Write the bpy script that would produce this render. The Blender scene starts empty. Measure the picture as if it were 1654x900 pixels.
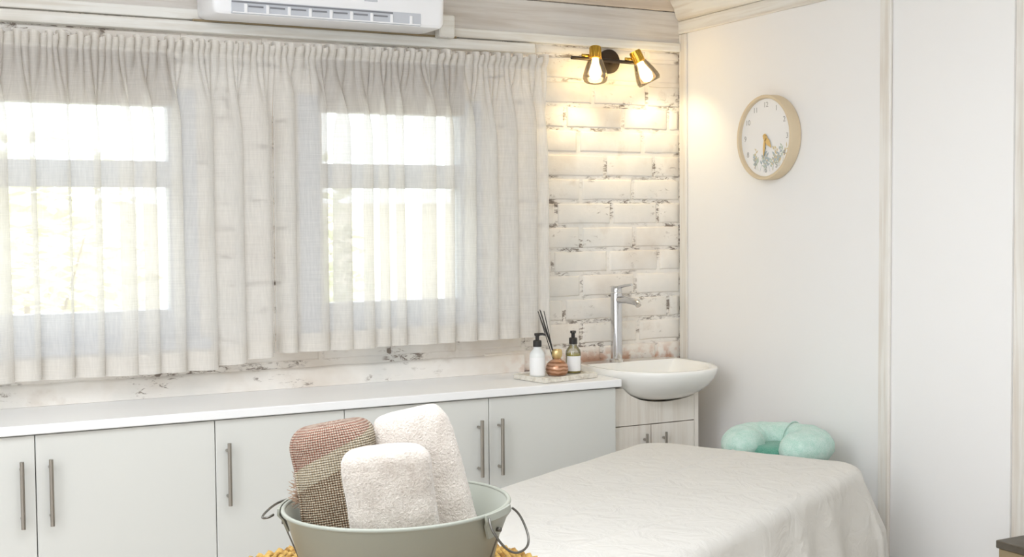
import bpy, bmesh, math, random
from mathutils import Vector, Matrix, noise

# ------------------------------------------------------------------ camera, world, lights, exposure
SC = bpy.context.scene
COL = SC.collection
PI = math.pi

cam_data = bpy.data.cameras.new('camera')
cam = bpy.data.objects.new('camera', cam_data)
COL.objects.link(cam)
yaw, pitch, roll = math.radians(27.53), math.radians(2.62), math.radians(-0.489)
fw = Vector((math.sin(yaw) * math.cos(pitch), math.cos(yaw) * math.cos(pitch), -math.sin(pitch)))
r0 = Vector((math.cos(yaw), -math.sin(yaw), 0))
u0 = r0.cross(fw)
rt = r0 * math.cos(roll) + u0 * math.sin(roll)
up = u0 * math.cos(roll) - r0 * math.sin(roll)
m = Matrix((rt, up, -fw)).transposed().to_4x4()
m.translation = Vector((-2.582, -3.657, 1.4))
cam.matrix_world = m
cam_data.sensor_width = 36
cam_data.lens = 36 * 2013 / 1654
cam_data.clip_start = 0.05
SC.camera = cam

world = bpy.data.worlds.new('overcast_sky')
SC.world = world
world.use_nodes = True
wn = world.node_tree.nodes
bg = wn['Background']
bg.inputs['Color'].default_value = (0.90, 0.955, 1.0, 1)
bg.inputs['Strength'].default_value = 5.6


def area_light(name, loc, target, sx, sy, power, color=(1, 1, 1)):
    d = bpy.data.lights.new(name, 'AREA')
    d.shape = 'RECTANGLE'
    d.size, d.size_y = sx, sy
    d.energy = power
    d.color = color
    o = bpy.data.objects.new(name, d)
    o.location = loc
    o.rotation_euler = (Vector(target) - Vector(loc)).to_track_quat('-Z', 'Y').to_euler()
    COL.objects.link(o)
    return o


area_light('left_room_light', (-4.3, -2.4, 1.8), (-0.5, -1.2, 1.0), 1.5, 1.3, 34, (0.88, 0.935, 1.0))
area_light('ceiling_fill', (-2.0, -1.9, 2.29), (-1.9, -1.7, 0.6), 2.2, 1.7, 60, (0.89, 0.94, 1.0))  # soft overhead fill added for brightness, no fixture here
area_light('rear_fill', (-3.9, -4.7, 1.45), (-1.2, -0.6, 1.25), 1.7, 1.5, 21, (0.89, 0.94, 1.0))  # unseen frontal fill, added to lift the faces turned this way
for nm, cx, sx in (('daylight_portal', -2.32, 1.05), ('daylight_portal.001', -1.095, 0.47)):
    p = area_light(nm, (cx, 0.16, 1.447), (cx, -1, 1.447), sx, 0.59, 1)
    p.data.cycles.is_portal = True

SC.view_settings.view_transform = 'Standard'
SC.view_settings.look = 'None'
SC.view_settings.exposure = 0.08
SC.view_settings.gamma = 1
SC.view_settings.use_curve_mapping = False
SC.cycles.max_bounces = 10
SC.cycles.diffuse_bounces = 6
SC.cycles.transparent_max_bounces = 24
SC.cycles.caustics_reflective = False
SC.cycles.caustics_refractive = False

# ------------------------------------------------------------------ materials


def lin(c):
    if isinstance(c, str):
        c = [int(c[i:i + 2], 16) / 255 for i in (0, 2, 4)]
    return tuple((x / 12.92 if x <= 0.04045 else ((x + 0.055) / 1.055) ** 2.4) for x in c) + (1,)


class NT:
    def __init__(self, name):
        self.m = bpy.data.materials.new(name)
        self.m.use_nodes = True
        self.t = self.m.node_tree
        self.p = self.t.nodes['Principled BSDF']
        self.out = self.t.nodes['Material Output']
        self.c = None

    def n(self, kind, **kw):
        nd = self.t.nodes.new(kind)
        for k, v in kw.items():
            if k in nd.inputs:
                nd.inputs[k].default_value = v
            else:
                setattr(nd, k, v)
        return nd

    def l(self, a, b):
        self.t.links.new(a, b)

    def pos(self, scale=(1, 1, 1), space='Position'):
        g = self.n('ShaderNodeNewGeometry') if space == 'Position' else self.n('ShaderNodeTexCoord')
        mp = self.n('ShaderNodeMapping')
        mp.inputs['Scale'].default_value = scale
        self.l(g.outputs[space], mp.inputs['Vector'])
        return mp.outputs['Vector']

    def noise(self, vec, scale, detail=3, rough=0.55, dist=0):
        nd = self.n('ShaderNodeTexNoise')
        nd.inputs['Scale'].default_value = scale
        nd.inputs['Detail'].default_value = detail
        nd.inputs['Roughness'].default_value = rough
        nd.inputs['Distortion'].default_value = dist
        self.l(vec, nd.inputs['Vector'])
        return nd.outputs['Fac']

    def ramp(self, fac, stops):
        nd = self.n('ShaderNodeValToRGB')
        e = nd.color_ramp.elements
        while len(e) < len(stops):
            e.new(0.5)
        for el, (pp, c) in zip(e, stops):
            el.position = pp
            el.color = lin(c) if isinstance(c, str) else (c, c, c, 1)
        self.l(fac, nd.inputs['Fac'])
        return nd.outputs['Color']

    def mix(self, fac, a, b, mode='MIX'):
        nd = self.n('ShaderNodeMix', data_type='RGBA', blend_type=mode)
        for s, v in ((nd.inputs[0], fac), (nd.inputs[6], a), (nd.inputs[7], b)):
            if isinstance(v, (int, float)):
                s.default_value = v
            elif isinstance(v, str):
                s.default_value = lin(v)
            else:
                self.l(v, s)
        return nd.outputs[2]

    def math(self, op, a, b=0.0, c=None):
        nd = self.n('ShaderNodeMath', operation=op)
        for i, v in enumerate((a, b) if c is None else (a, b, c)):
            if isinstance(v, (int, float)):
                nd.inputs[i].default_value = v
            else:
                self.l(v, nd.inputs[i])
        return nd.outputs[0]

    def color(self, v):
        if isinstance(v, str):
            self.p.inputs['Base Color'].default_value = lin(v)
        else:
            self.l(v, self.p.inputs['Base Color'])

    def bump(self, h, strength=0.3, dist=0.01):
        nd = self.n('ShaderNodeBump')
        nd.inputs['Strength'].default_value = strength
        nd.inputs['Distance'].default_value = dist
        self.l(h, nd.inputs['Height'])
        self.l(nd.outputs['Normal'], self.p.inputs['Normal'])


def plain(name, col, rough=0.5, metal=0.0, var=0.05, scale=6, bump=0.0, **kw):
    t = NT(name)
    f = t.noise(t.pos(), scale, 4)
    t.color(t.mix(t.math('MULTIPLY', f, var * 2), col, '8a8680' if metal == 0 else '404040'))
    t.p.inputs['Roughness'].default_value = rough
    t.p.inputs['Metallic'].default_value = metal
    if bump:
        t.bump(t.noise(t.pos(), scale * 12, 3), bump, 0.004)
    for k, v in kw.items():
        t.p.inputs[k].default_value = v
    return t.m


M = {}
M['wall'] = plain('painted_wall', 'f4f3f2', 0.6, var=0.02, scale=2.5, bump=0.05)
M['ceiling'] = plain('ceiling_paint', 'e4e0da', 0.7, var=0.04)
M['white_gloss'] = plain('white_lacquer', 'dfdfda', 0.32, var=0.015, scale=3)
M['counter'] = plain('white_worktop', 'fafafa', 0.28, var=0.02, scale=9)
M['carcass'] = plain('carcass_shadow_board', 'b9b5ad', 0.6)
M['steel'] = plain('brushed_steel', 'b4aea6', 0.34, 1.0, var=0.05, scale=40)
M['chrome'] = plain('chrome', 'd8d8da', 0.12, 1.0, var=0.02)
M['gold'] = plain('brushed_gold', 'd9b24e', 0.28, 1.0, var=0.05)
M['pale_gold'] = plain('pale_gold', 'e0c68e', 0.35, 0.8, var=0.03)
M['bronze'] = plain('dark_bronze', '35291f', 0.45, 0.3)
M['black'] = plain('black_plastic', '171515', 0.35)
M['ac_white'] = plain('air_conditioner_plastic', 'fafbfe', 0.35, var=0.01)
M['ac_grey'] = plain('air_outlet_grey', 'cfd3db', 0.5)
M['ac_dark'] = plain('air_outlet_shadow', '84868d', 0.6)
M['ceramic'] = plain('glazed_ceramic', 'f8f7f3', 0.12, var=0.01)
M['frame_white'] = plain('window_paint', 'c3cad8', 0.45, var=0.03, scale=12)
M['ply'] = plain('pale_plywood', 'e2cfae', 0.5, var=0.12, scale=14)
M['clock_face'] = plain('clock_paper', 'f2f1f0', 0.55, var=0.01)
M['ink_grey'] = plain('grey_ink', 'a7a5a2', 0.6)
M['ink_sage'] = plain('sage_ink', 'c5cfbf', 0.6)
M['ink_ochre'] = plain('ochre_ink', 'dfcfa4', 0.6)
M['ink_blue'] = plain('blue_grey_ink', 'b4c0c4', 0.6)
M['sage_metal'] = plain('sage_painted_metal', 'a3a69b', 0.38, 0.0, var=0.06, scale=5)
M['wire'] = plain('wire_steel', '75726c', 0.4, 0.9)
M['label'] = plain('paper_label', 'f6f6f6', 0.55, var=0.01)
M['milk'] = plain('white_bottle_plastic', 'eceeed', 0.3, var=0.01)
M['marble'] = None
M['dark_wood'] = plain('dark_stained_wood', '3a2e14', 0.45, var=0.3, scale=20)
M['tan_wood'] = plain('tan_wood', '9c8862', 0.5, var=0.2, scale=16)
M['soil'] = plain('garden_ground', 'cfc6a8', 0.9, var=0.2)
M['garden_wall'] = plain('cream_garden_wall', 'efe6d2', 0.85, var=0.06)
M['leaf_pale'] = plain('pale_leaf', 'e9e6c4', 0.6, var=0.2)
M['leaf_green'] = plain('green_leaf', 'dfe3c2', 0.6, var=0.2)
M['bark'] = plain('bark', '8d7b62', 0.9)


def washed_wood(name, base, dark, axis=0, contrast=0.5):
    t = NT(name)
    s = [22, 22, 22]
    s[axis] = 1.1
    v = t.pos(tuple(s))
    f = t.noise(v, 2.2, 6, 0.6, 0.4)
    g = t.noise(t.pos(), 3.0, 3)
    f2 = t.math('ADD', t.math('MULTIPLY', f, 0.7), t.math('MULTIPLY', g, 0.3))
    t.color(t.ramp(f2, [(0.5 - contrast * 0.4, dark), (0.56, base)]))
    t.p.inputs['Roughness'].default_value = 0.6
    t.bump(f, 0.2, 0.004)
    return t.m


M['frieze'] = washed_wood('grey_washed_boards', 'dedad5', 'c2b9af', 0, 0.5)
M['tan_board'] = washed_wood('tan_washed_boards', 'dccfc0', 'c3b19e', 0, 0.5)
M['batten_x'] = washed_wood('white_washed_batten_along_x', 'f2f1ec', 'ded8cd', 0, 0.35)
M['batten_y'] = washed_wood('white_washed_batten_along_y', 'eceae4', 'd2c8ba', 1, 0.45)
M['batten_z'] = washed_wood('white_washed_batten_upright', 'ebe8e2', 'd4cabd', 2, 0.45)
M['vanity'] = washed_wood('whitewashed_oak', 'f0eae1', 'dacfc1', 2, 0.5)
M['shade_board'] = washed_wood('shade_board_brown', '8d7b69', '6c5a4a', 0, 0.5)  # brown that stands in for shade behind the sheers
M['floorboards'] = washed_wood('floorboards', 'd8d2ca', 'bdb5aa', 0, 0.5)


def brick_mat(name, mortar=False):
    t = NT(name)
    pos = t.pos()
    big = t.noise(pos, 3.2, 4)
    mid = t.noise(pos, 14, 5, 0.6)
    base = t.ramp(big, [(0.34, 'e4dbd0'), (0.5, 'f3eee7'), (0.66, 'e6e4df')])
    # thin worn patches where the clay shows pink
    pat = t.ramp(t.math('ADD', t.math('MULTIPLY', mid, 0.6), t.math('MULTIPLY', t.noise(pos, 4.5, 3), 0.4)), [(0.56, 0.0), (0.68, 0.55)])
    c = t.mix(pat, base, 'd3c7ba')
    # bare terracotta just above the basin splash line
    sep = t.n('ShaderNodeSeparateXYZ')
    t.l(pos, sep.inputs[0])
    low = t.n('ShaderNodeMapRange')
    low.inputs[1].default_value = 0.975
    low.inputs[2].default_value = 0.925
    t.l(sep.outputs[2], low.inputs[0])
    terr = t.math('MULTIPLY', low.outputs[0], t.ramp(t.noise(pos, 22, 4), [(0.46, 0.0), (0.6, 0.8)]))
    xr = t.n('ShaderNodeMapRange')
    xr.inputs[1].default_value = -0.75
    xr.inputs[2].default_value = -0.5
    t.l(sep.outputs[0], xr.inputs[0])
    c = t.mix(t.math('MULTIPLY', terr, xr.outputs[0]), c, 'c58e6c')
    fine = t.noise(t.pos((0.4, 1, 1)), 80, 5, 0.7, 0.6)
    reg = t.noise(t.pos((0.6, 1, 1)), 10, 3)
    if mortar:
        pit = t.math('MULTIPLY', t.ramp(fine, [(0.47, 0.0), (0.57, 1.0)]), t.ramp(reg, [(0.47, 0.0), (0.56, 0.85)]))
        c = t.mix(pit, c, '6b5a4b')
    else:
        pit = t.math('MULTIPLY', t.ramp(fine, [(0.57, 0.0), (0.66, 1.0)]), t.ramp(reg, [(0.54, 0.0), (0.62, 0.75)]))
        c = t.mix(pit, c, '7d6c5c')
    t.color(c)
    t.p.inputs['Roughness'].default_value = 0.75
    t.bump(t.math('ADD', mid, t.math('MULTIPLY', fine, 0.5)), 0.35, 0.004)
    return t.m


M['brick'] = brick_mat('whitewashed_brick')
M['mortar'] = brick_mat('whitewashed_mortar', True)


def sheer(name, col, holes, trans):
    t = NT(name)
    uv = t.n('ShaderNodeUVMap')
    uv.uv_map = 'cloth'

    def weave(sx, sy):
        mp = t.n('ShaderNodeMapping')
        mp.inputs['Scale'].default_value = (sx, sy, 1)
        t.l(uv.outputs[0], mp.inputs[0])
        return t.noise(mp.outputs[0], 1.0, 3, 0.6)
    slub = t.math('ADD', t.math('MULTIPLY', weave(25, 520), 0.5), t.math('MULTIPLY', weave(520, 18), 0.5))
    c = t.mix(slub, col, 'f3f0ea')
    d = t.n('ShaderNodeBsdfDiffuse')
    t.l(c, d.inputs['Color'])
    tl = t.n('ShaderNodeBsdfTranslucent')
    t.l(c, tl.inputs['Color'])
    tr = t.n('ShaderNodeBsdfTransparent')
    m1 = t.n('ShaderNodeMixShader')
    m1.inputs[0].default_value = trans
    t.l(d.outputs[0], m1.inputs[1])
    t.l(tl.outputs[0], m1.inputs[2])
    m2 = t.n('ShaderNodeMixShader')
    mr = t.n('ShaderNodeMapRange')
    mr.inputs[1].default_value = 0.35
    mr.inputs[2].default_value = 0.65
    mr.inputs[3].default_value = holes + 0.06
    mr.inputs[4].default_value = max(0, holes - 0.06)
    t.l(slub, mr.inputs[0])
    t.l(mr.outputs[0], m2.inputs[0])
    t.l(m1.outputs[0], m2.inputs[1])
    t.l(tr.outputs[0], m2.inputs[2])
    t.l(m2.outputs[0], t.out.inputs['Surface'])
    t.t.nodes.remove(t.p)
    return t.m


M['sheer'] = sheer('sheer_linen', 'f1efec', 0.42, 0.22)
M['sheer_hem'] = sheer('sheer_linen_doubled', 'dfd4c4', 0.2, 0.22)


def glass(name, tint, gloss=0.08, density=None):
    t = NT(name)
    tr = t.n('ShaderNodeBsdfTransparent')
    tr.inputs[0].default_value = lin(tint)
    gl = t.n('ShaderNodeBsdfGlossy')
    gl.inputs['Roughness'].default_value = 0.05
    fr = t.n('ShaderNodeFresnel')
    fr.inputs[0].default_value = 1.45
    mx = t.n('ShaderNodeMixShader')
    t.l(t.math('ADD', t.math('MULTIPLY', fr.outputs[0], 0.8), gloss * 0.3), mx.inputs[0])
    t.l(tr.outputs[0], mx.inputs[1])
    t.l(gl.outputs[0], mx.inputs[2])
    t.l(mx.outputs[0], t.out.inputs['Surface'])
    t.t.nodes.remove(t.p)
    return t.m


M['pane'] = glass('window_glass', 'fafcfb')
M['clear_glass'] = glass('clear_bottle_glass', 'f0f0ea', 0.2)
M['amber_glass'] = glass('smoked_amber_glass', 'fbf5ec', 0.05)
M['oil'] = plain('yellow_soap', 'd2c268', 0.15, var=0.05)


def emitter(name, col, s):
    t = NT(name)
    t.p.inputs['Emission Color'].default_value = lin(col)
    t.p.inputs['Emission Strength'].default_value = s
    t.color('ffe0a0')
    return t.m


M['bulb'] = emitter('warm_bulb', 'ffe3a0', 22)


def copper_glass():
    t = NT('ribbed_copper_lustre')
    w = t.n('ShaderNodeTexWave', wave_type='BANDS', bands_direction='Z')
    w.inputs['Scale'].default_value = 26
    w.inputs['Distortion'].default_value = 5
    w.inputs['Detail'].default_value = 2
    t.l(t.pos(space='Object'), w.inputs['Vector'])
    t.color(t.ramp(w.outputs['Fac'], [(0.1, 'a06f50'), (0.6, 'd0a488')]))
    t.p.inputs['Metallic'].default_value = 0.55
    t.p.inputs['Roughness'].default_value = 0.28
    return t.m


M['copper'] = copper_glass()


def marble():
    t = NT('pale_stone_tray')
    f = t.noise(t.pos(), 30, 5, 0.6, 1.5)
    t.color(t.ramp(f, [(0.35, 'cfc8ba'), (0.55, 'e6e1d6')]))
    t.p.inputs['Roughness'].default_value = 0.4
    return t.m


M['marble'] = marble()


def terry(name, a, b):
    t = NT(name)
    v = t.pos(space='Object')
    f = t.noise(v, 300, 3, 0.7)
    g = t.noise(v, 45, 3)
    c = t.ramp(t.math('ADD', t.math('MULTIPLY', f, 0.6), t.math('MULTIPLY', g, 0.4)), [(0.36, a), (0.58, b)])
    t.color(c)
    t.p.inputs['Roughness'].default_value = 0.95
    t.p.inputs['Sheen Weight'].default_value = 0.4
    t.bump(f, 0.8, 0.004)
    return t.m


M['terry'] = terry('cream_terry', 'cbbfb4', 'e2d9cf')
M['mint'] = terry('mint_fleece', 'a9d6c6', 'd2ebe1')
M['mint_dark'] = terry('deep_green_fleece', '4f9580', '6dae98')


def woven():
    t = NT('brown_and_cream_weave')
    uv = t.n('ShaderNodeUVMap')
    uv.uv_map = 'cloth'
    sp = t.n('ShaderNodeSeparateXYZ')
    t.l(uv.outputs[0], sp.inputs[0])
    u, v = sp.outputs[0], sp.outputs[1]
    # diagonal twill speckle: u across (0..1 round the roll), v up (metres x 10)
    a = t.math('SINE', t.math('MULTIPLY', t.math('ADD', t.math('MULTIPLY', u, 0.36 * 10), v), 2 * PI / 0.068))
    b = t.math('SINE', t.math('MULTIPLY', t.math('SUBTRACT', t.math('MULTIPLY', u, 0.36 * 10), v), 2 * PI / 0.068))
    w = t.math('MULTIPLY', a, b)
    mp = t.n('ShaderNodeMapping')
    mp.inputs['Scale'].default_value = (90, 25, 1)
    t.l(uv.outputs[0], mp.inputs[0])
    nz = t.noise(mp.outputs[0], 1.6, 3, 0.7)
    spk = t.ramp(t.math('ADD', t.math('MULTIPLY', w, 0.3), nz), [(0.43, 0.0), (0.62, 1.0)])
    taupe = t.mix(spk, '8b6c50', 'e2d3ba')
    rust = t.mix(spk, 'b37f6b', 'e4d0bd')
    cream = t.mix(spk, 'c8b395', 'e8dec9')
    mp2 = t.n('ShaderNodeMapping')
    mp2.inputs['Scale'].default_value = (3, 3, 1)
    t.l(uv.outputs[0], mp2.inputs[0])
    # band height drifts round the roll, so the stripe climbs to one side
    vv = t.math('ADD', v, t.math('MULTIPLY', u, 1.3))
    s1 = t.ramp(vv, [(0.0, 0.0), (1.0, 1.0)])
    e1 = t.math('GREATER_THAN', vv, WEAVE_LO)
    e2 = t.math('GREATER_THAN', vv, WEAVE_HI)
    t.color(t.mix(e2, t.mix(e1, taupe, cream), rust))
    t.p.inputs['Roughness'].default_value = 0.95
    t.bump(t.math('ADD', w, nz), 0.9, 0.004)
    return t.m


WEAVE_LO, WEAVE_HI = 1.95, 2.25
M['woven'] = woven()
M['fringe'] = plain('fringe_thread', 'b99a80', 0.9, var=0.2, scale=80)


def linen_sheet():
    t = NT('ivory_cotton_sheet')
    v = t.pos()
    f = t.noise(v, 5, 3)
    t.color(t.mix(f, 'd7d4ce', 'dfdcd6'))
    t.p.inputs['Roughness'].default_value = 0.85
    t.bump(t.noise(v, 14, 5, 0.55, 1.2), 0.4, 0.02)
    return t.m


M['sheet'] = linen_sheet()


def rattan():
    t = NT('honey_rattan')
    t.color(t.ramp(t.noise(t.pos(), 55, 4), [(0.35, '8f6425'), (0.6, 'd3ae62')]))
    t.p.inputs['Roughness'].default_value = 0.45
    return t.m


M['rattan'] = rattan()
M['rattan_dark'] = plain('dark_rattan', '5f4120', 0.6, var=0.2, scale=30)

# ------------------------------------------------------------------ mesh helpers


def box(bm, x0, x1, y0, y1, z0, z1, bev=0.0, seg=1):
    vs = [bm.verts.new(p) for p in ((x0, y0, z0), (x1, y0, z0), (x1, y1, z0), (x0, y1, z0), (x0, y0, z1), (x1, y0, z1), (x1, y1, z1), (x0, y1, z1))]
    fs = [bm.faces.new([vs[i] for i in q]) for q in ((3, 2, 1, 0), (4, 5, 6, 7), (0, 1, 5, 4), (1, 2, 6, 5), (2, 3, 7, 6), (3, 0, 4, 7))]
    if bev:
        es = list({e for f in fs for e in f.edges})
        bmesh.ops.bevel(bm, geom=es, offset=bev, segments=seg, affect='EDGES', profile=0.5)
    return bm


def frame_of(d):
    d = Vector(d).normalized()
    a = Vector((0, 0, 1)) if abs(d.z) < 0.9 else Vector((1, 0, 0))
    u = d.cross(a).normalized()
    return u, d.cross(u).normalized(), d


def loft(bm, rings, close=True, cap0=True, cap1=True):
    R = [[bm.verts.new(p) for p in ring] for ring in rings]
    n = len(R[0])
    for a, b in zip(R[:-1], R[1:]):
        for i in range(n if close else n - 1):
            j = (i + 1) % n
            bm.faces.new((a[i], a[j], b[j], b[i]))
    if cap0:
        bm.faces.new(list(reversed(R[0])))
    if cap1:
        bm.faces.new(R[-1])
    return R


def tube(bm, pts, r, n=10, closed=False, caps=True):
    pts = [Vector(p) for p in pts]
    rings = []
    N = len(pts)
    prev = None
    for i, p in enumerate(pts):
        if closed:
            d = pts[(i + 1) % N] - pts[i - 1]
        else:
            d = pts[min(i + 1, N - 1)] - pts[max(i - 1, 0)]
        d.normalize()
        if prev is None:
            u, v, _ = frame_of(d)
        else:
            u = (prev - d * prev.dot(d)).normalized()
            v = d.cross(u)
        prev = u
        rr = r[i] if isinstance(r, (list, tuple)) else r
        rings.append([p + u * (rr * math.cos(2 * PI * k / n)) + v * (rr * math.sin(2 * PI * k / n)) for k in range(n)])
    if closed:
        rings.append(rings[0])
        R = [[bm.verts.new(p) for p in ring] for ring in rings[:-1]]
        for a, b in zip(R, R[1:] + R[:1]):
            for i in range(n):
                j = (i + 1) % n
                bm.faces.new((a[i], a[j], b[j], b[i]))
    else:
        loft(bm, rings, cap0=caps, cap1=caps)
    return bm


def rod(bm, a, b, r, n=12, r2=None):
    return tube(bm, [a, b], [r, r if r2 is None else r2], n)


def lathe(bm, prof, origin=(0, 0, 0), axis=(0, 0, 1), n=32, cap0=False, cap1=False):
    u, v, d = frame_of(axis)
    o = Vector(origin)
    rings = [[o + d * h + u * (max(r, 1e-4) * math.cos(2 * PI * k / n)) + v * (max(r, 1e-4) * math.sin(2 * PI * k / n)) for k in range(n)] for r, h in prof]
    loft(bm, rings, cap0=cap0, cap1=cap1)
    return bm


def obj(name, bm, mat, parent=None, smooth=False, angle=None):
    bmesh.ops.recalc_face_normals(bm, faces=bm.faces)
    me = bpy.data.meshes.new(name)
    bm.to_mesh(me)
    bm.free()
    return link(name, me, mat, parent, smooth, angle)


def link(name, me, mat, parent=None, smooth=False, angle=None):
    o = bpy.data.objects.new(name, me)
    COL.objects.link(o)
    if mat is not None and not me.materials:
        me.materials.append(M[mat] if isinstance(mat, str) else mat)
    if smooth:
        me.polygons.foreach_set('use_smooth', [True] * len(me.polygons))
        if angle:
            me.set_sharp_from_angle(angle=math.radians(angle))
    if parent is not None:
        o.parent = parent
        o.matrix_parent_inverse = Matrix.Translation(-world_loc(parent))
    return o


def world_loc(o):
    v = Vector(o.location)
    p = o.parent
    if p is not None:
        return v + world_loc(p) - world_loc(p)
    return v


def thing(name, label, cat, loc=(0, 0, 0), group=None):
    o = bpy.data.objects.new(name, None)
    o.empty_display_size = 0.05
    o.location = loc
    COL.objects.link(o)
    return tag(o, label, cat, group)


def tag(o, label, cat, group=None):
    o['label'] = label
    o['category'] = cat
    if group:
        o['group'] = group
    return o


def struct(o):
    o['kind'] = 'structure'
    return o


def B(*args, **kw):
    bm = bmesh.new()
    box(bm, *args, **kw)
    return bm


rnd = random.Random(7)

# ------------------------------------------------------------------ room shell
struct(obj('floor', B(-4.4, 0.25, -5.2, 0.0, -0.1, 0.0), 'floorboards'))
struct(obj('ceiling', B(-4.5, 0.25, -5.3, 0.25, 2.32, 2.42), 'ceiling'))
struct(obj('wall_left', B(-4.5, -4.4, -5.2, 0.25, 0, 2.32), 'wall'))
struct(obj('wall_rear', B(-4.5, 0.25, -5.3, -5.2, 0, 2.32), 'wall'))

# back wall slab with two window holes
WZ0, WZ1 = 1.068, 1.79
HOLES = [(-2.95, -1.71), (-1.4, -0.785)]
bm = bmesh.new()
xs = [-4.4, HOLES[0][0], HOLES[0][1], HOLES[1][0], HOLES[1][1], 0.1]
box(bm, -4.4, 0.1, 0.0, 0.24, -0.1, WZ0)
box(bm, -4.4, 0.1, 0.0, 0.24, WZ1, 2.32)
for a, b in ((xs[0], xs[1]), (xs[2], xs[3]), (xs[4], xs[5])):
    box(bm, a, b, 0.0, 0.24, WZ0, WZ1)
wall_back = struct(obj('wall_back', bm, 'mortar'))

# bricks, proud of the mortar face; joints of each course as the eye reads them near the basin
PITCH, ZJ = 0.0817, 1.3837
course_j = {3: (-0.418, -0.157), 4: (-0.312, -0.111), 5: (-0.409, -0.2), 6: (-0.507, -0.286, -0.096), 7: (-0.41, -0.195), 8: (-0.522, -0.302, -0.094),
            9: (-0.41, -0.191), 10: (-0.478, -0.26, -0.053), 11: (-0.412, -0.181), 12: (-0.33, -0.101), 13: (-0.4, -0.174), 1: (-0.36, -0.14), 2: (-0.47, -0.24, -0.05)}


def brick_mesh(k):
    r = random.Random(100 + k)
    bm = bmesh.new()
    gx = [-0.485, -0.462, -0.2, 0.15, 0.462, 0.485]
    gz = [-0.465, -0.41, 0.41, 0.465]
    nx, nz = len(gx) - 1, len(gz) - 1
    fr = {}
    wob = [r.uniform(-0.02, 0.02) for _ in range(2 * (nx + 1))]
    for i in range(nx + 1):
        for j in range(nz + 1):
            e = (i in (0, nx)) + (j in (0, nz))
            x = gx[i] + r.uniform(-0.006, 0.006)
            z = gz[j] + wob[i + (nx + 1) * (j > 1)]
            y = -0.0036 + r.uniform(-0.0004, 0.0004) + (0.0, 0.0016, 0.0026)[e]
            fr[i, j] = bm.verts.new((x, y, z))
    for i in range(nx):
        for j in range(nz):
            bm.faces.new((fr[i, j], fr[i + 1, j], fr[i + 1, j + 1], fr[i, j + 1]))
    loop = [fr[i, 0] for i in range(nx)] + [fr[nx, j] for j in range(nz)] + [fr[i, nz] for i in range(nx, 0, -1)] + [fr[0, j] for j in range(nz, 0, -1)]
    back = [bm.verts.new((v.co.x * 1.03, 0.004, v.co.z * 1.06)) for v in loop]
    for i in range(len(loop)):
        j = (i + 1) % len(loop)
        bm.faces.new((loop[j], loop[i], back[i], back[j]))
    bmesh.ops.recalc_face_normals(bm, faces=bm.faces)
    me = bpy.data.meshes.new('brick')
    bm.to_mesh(me)
    bm.free()
    me.materials.append(M['brick'])
    me.polygons.foreach_set('use_smooth', [True] * len(me.polygons))
    return me


BRK = [brick_mesh(k) for k in range(10)]
for c in range(-1, 14):
    z1 = ZJ + (7 - c) * PITCH
    z0 = z1 - PITCH
    if z0 < 0.86:
        continue
    js = sorted(course_j.get(c, (-0.36, -0.14)))
    edges = [0.0] + list(reversed(js))
    x = js[0]
    while x > -2.9:
        x -= 0.232 + rnd.uniform(-0.012, 0.012)
        edges.append(x)
    for xr, xl in zip(edges[:-1], edges[1:]):
        spans = [(xl, xr)]
        if z1 > WZ0 + 0.005 and z0 < WZ1 - 0.005:
            for h0, h1 in HOLES:
                nsp = []
                for a, b in spans:
                    if b <= h0 or a >= h1:
                        nsp.append((a, b))
                    else:
                        if a < h0:
                            nsp.append((a, h0))
                        if b > h1:
                            nsp.append((h1, b))
                spans = nsp
        for a, b in spans:
            w = b - a - 0.010
            if w < 0.03:
                continue
            zz0, zz1 = z0, min(z1, 1.99)
            if z0 < 0.94 and b < -0.6:
                continue
            if z1 > WZ0 + 0.005 > z0 + 0.03 and any(a < h1 and b > h0 for h0, h1 in HOLES):
                zz1 = WZ0
            o = bpy.data.objects.new('brick', rnd.choice(BRK))
            COL.objects.link(o)
            o.parent = wall_back
            o.location = ((a + b) / 2, 0, (zz0 + zz1) / 2)
            o.scale = (w, 1, zz1 - zz0 - 0.009)

# rough painted ledge between the curtain hems and the worktop
bm = bmesh.new()
rows = []
for i in range(121):
    x = -4.4 + (4.4 - 0.64) * i / 120
    q = 0.0025 * noise.noise(Vector((x * 9, 0, 0))) + 0.0015 * noise.noise(Vector((x * 31, 3, 0)))
    rows.append([(x, y, z) for y, z in ((0.0, 0.9005), (-0.0095 - 0.006, 0.9005), (-0.017 + q, 0.93 + q), (-0.0165 + q, 0.953 + q), (-0.013, 0.958 + q), (0.0, 0.961 + q))])
loft(bm, rows)
struct(obj('trim_10', bm, 'brick', smooth=True, angle=50))

# boards above the windows: two washed boards, batten, lower board that hides the curtain wire
o = struct(obj('trim_1', B(-4.4, -0.0, -0.012, 0.0, 2.018, 2.128, bev=0.002), 'frieze'))
o = struct(obj('trim_2', B(-4.4, -0.0, -0.014, 0.0, 2.131, 2.319, bev=0.002), 'tan_board'))
bm = B(-4.4, -0.012, -0.022, 0.0, 1.990, 2.020, bev=0.002)
struct(obj('trim_3', bm, 'batten_x'))
bm = B(-4.4, -0.60, -0.034, 0.0, 1.952, 1.9835, bev=0.002)
struct(obj('trim_4', bm, 'batten_x'))

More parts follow.
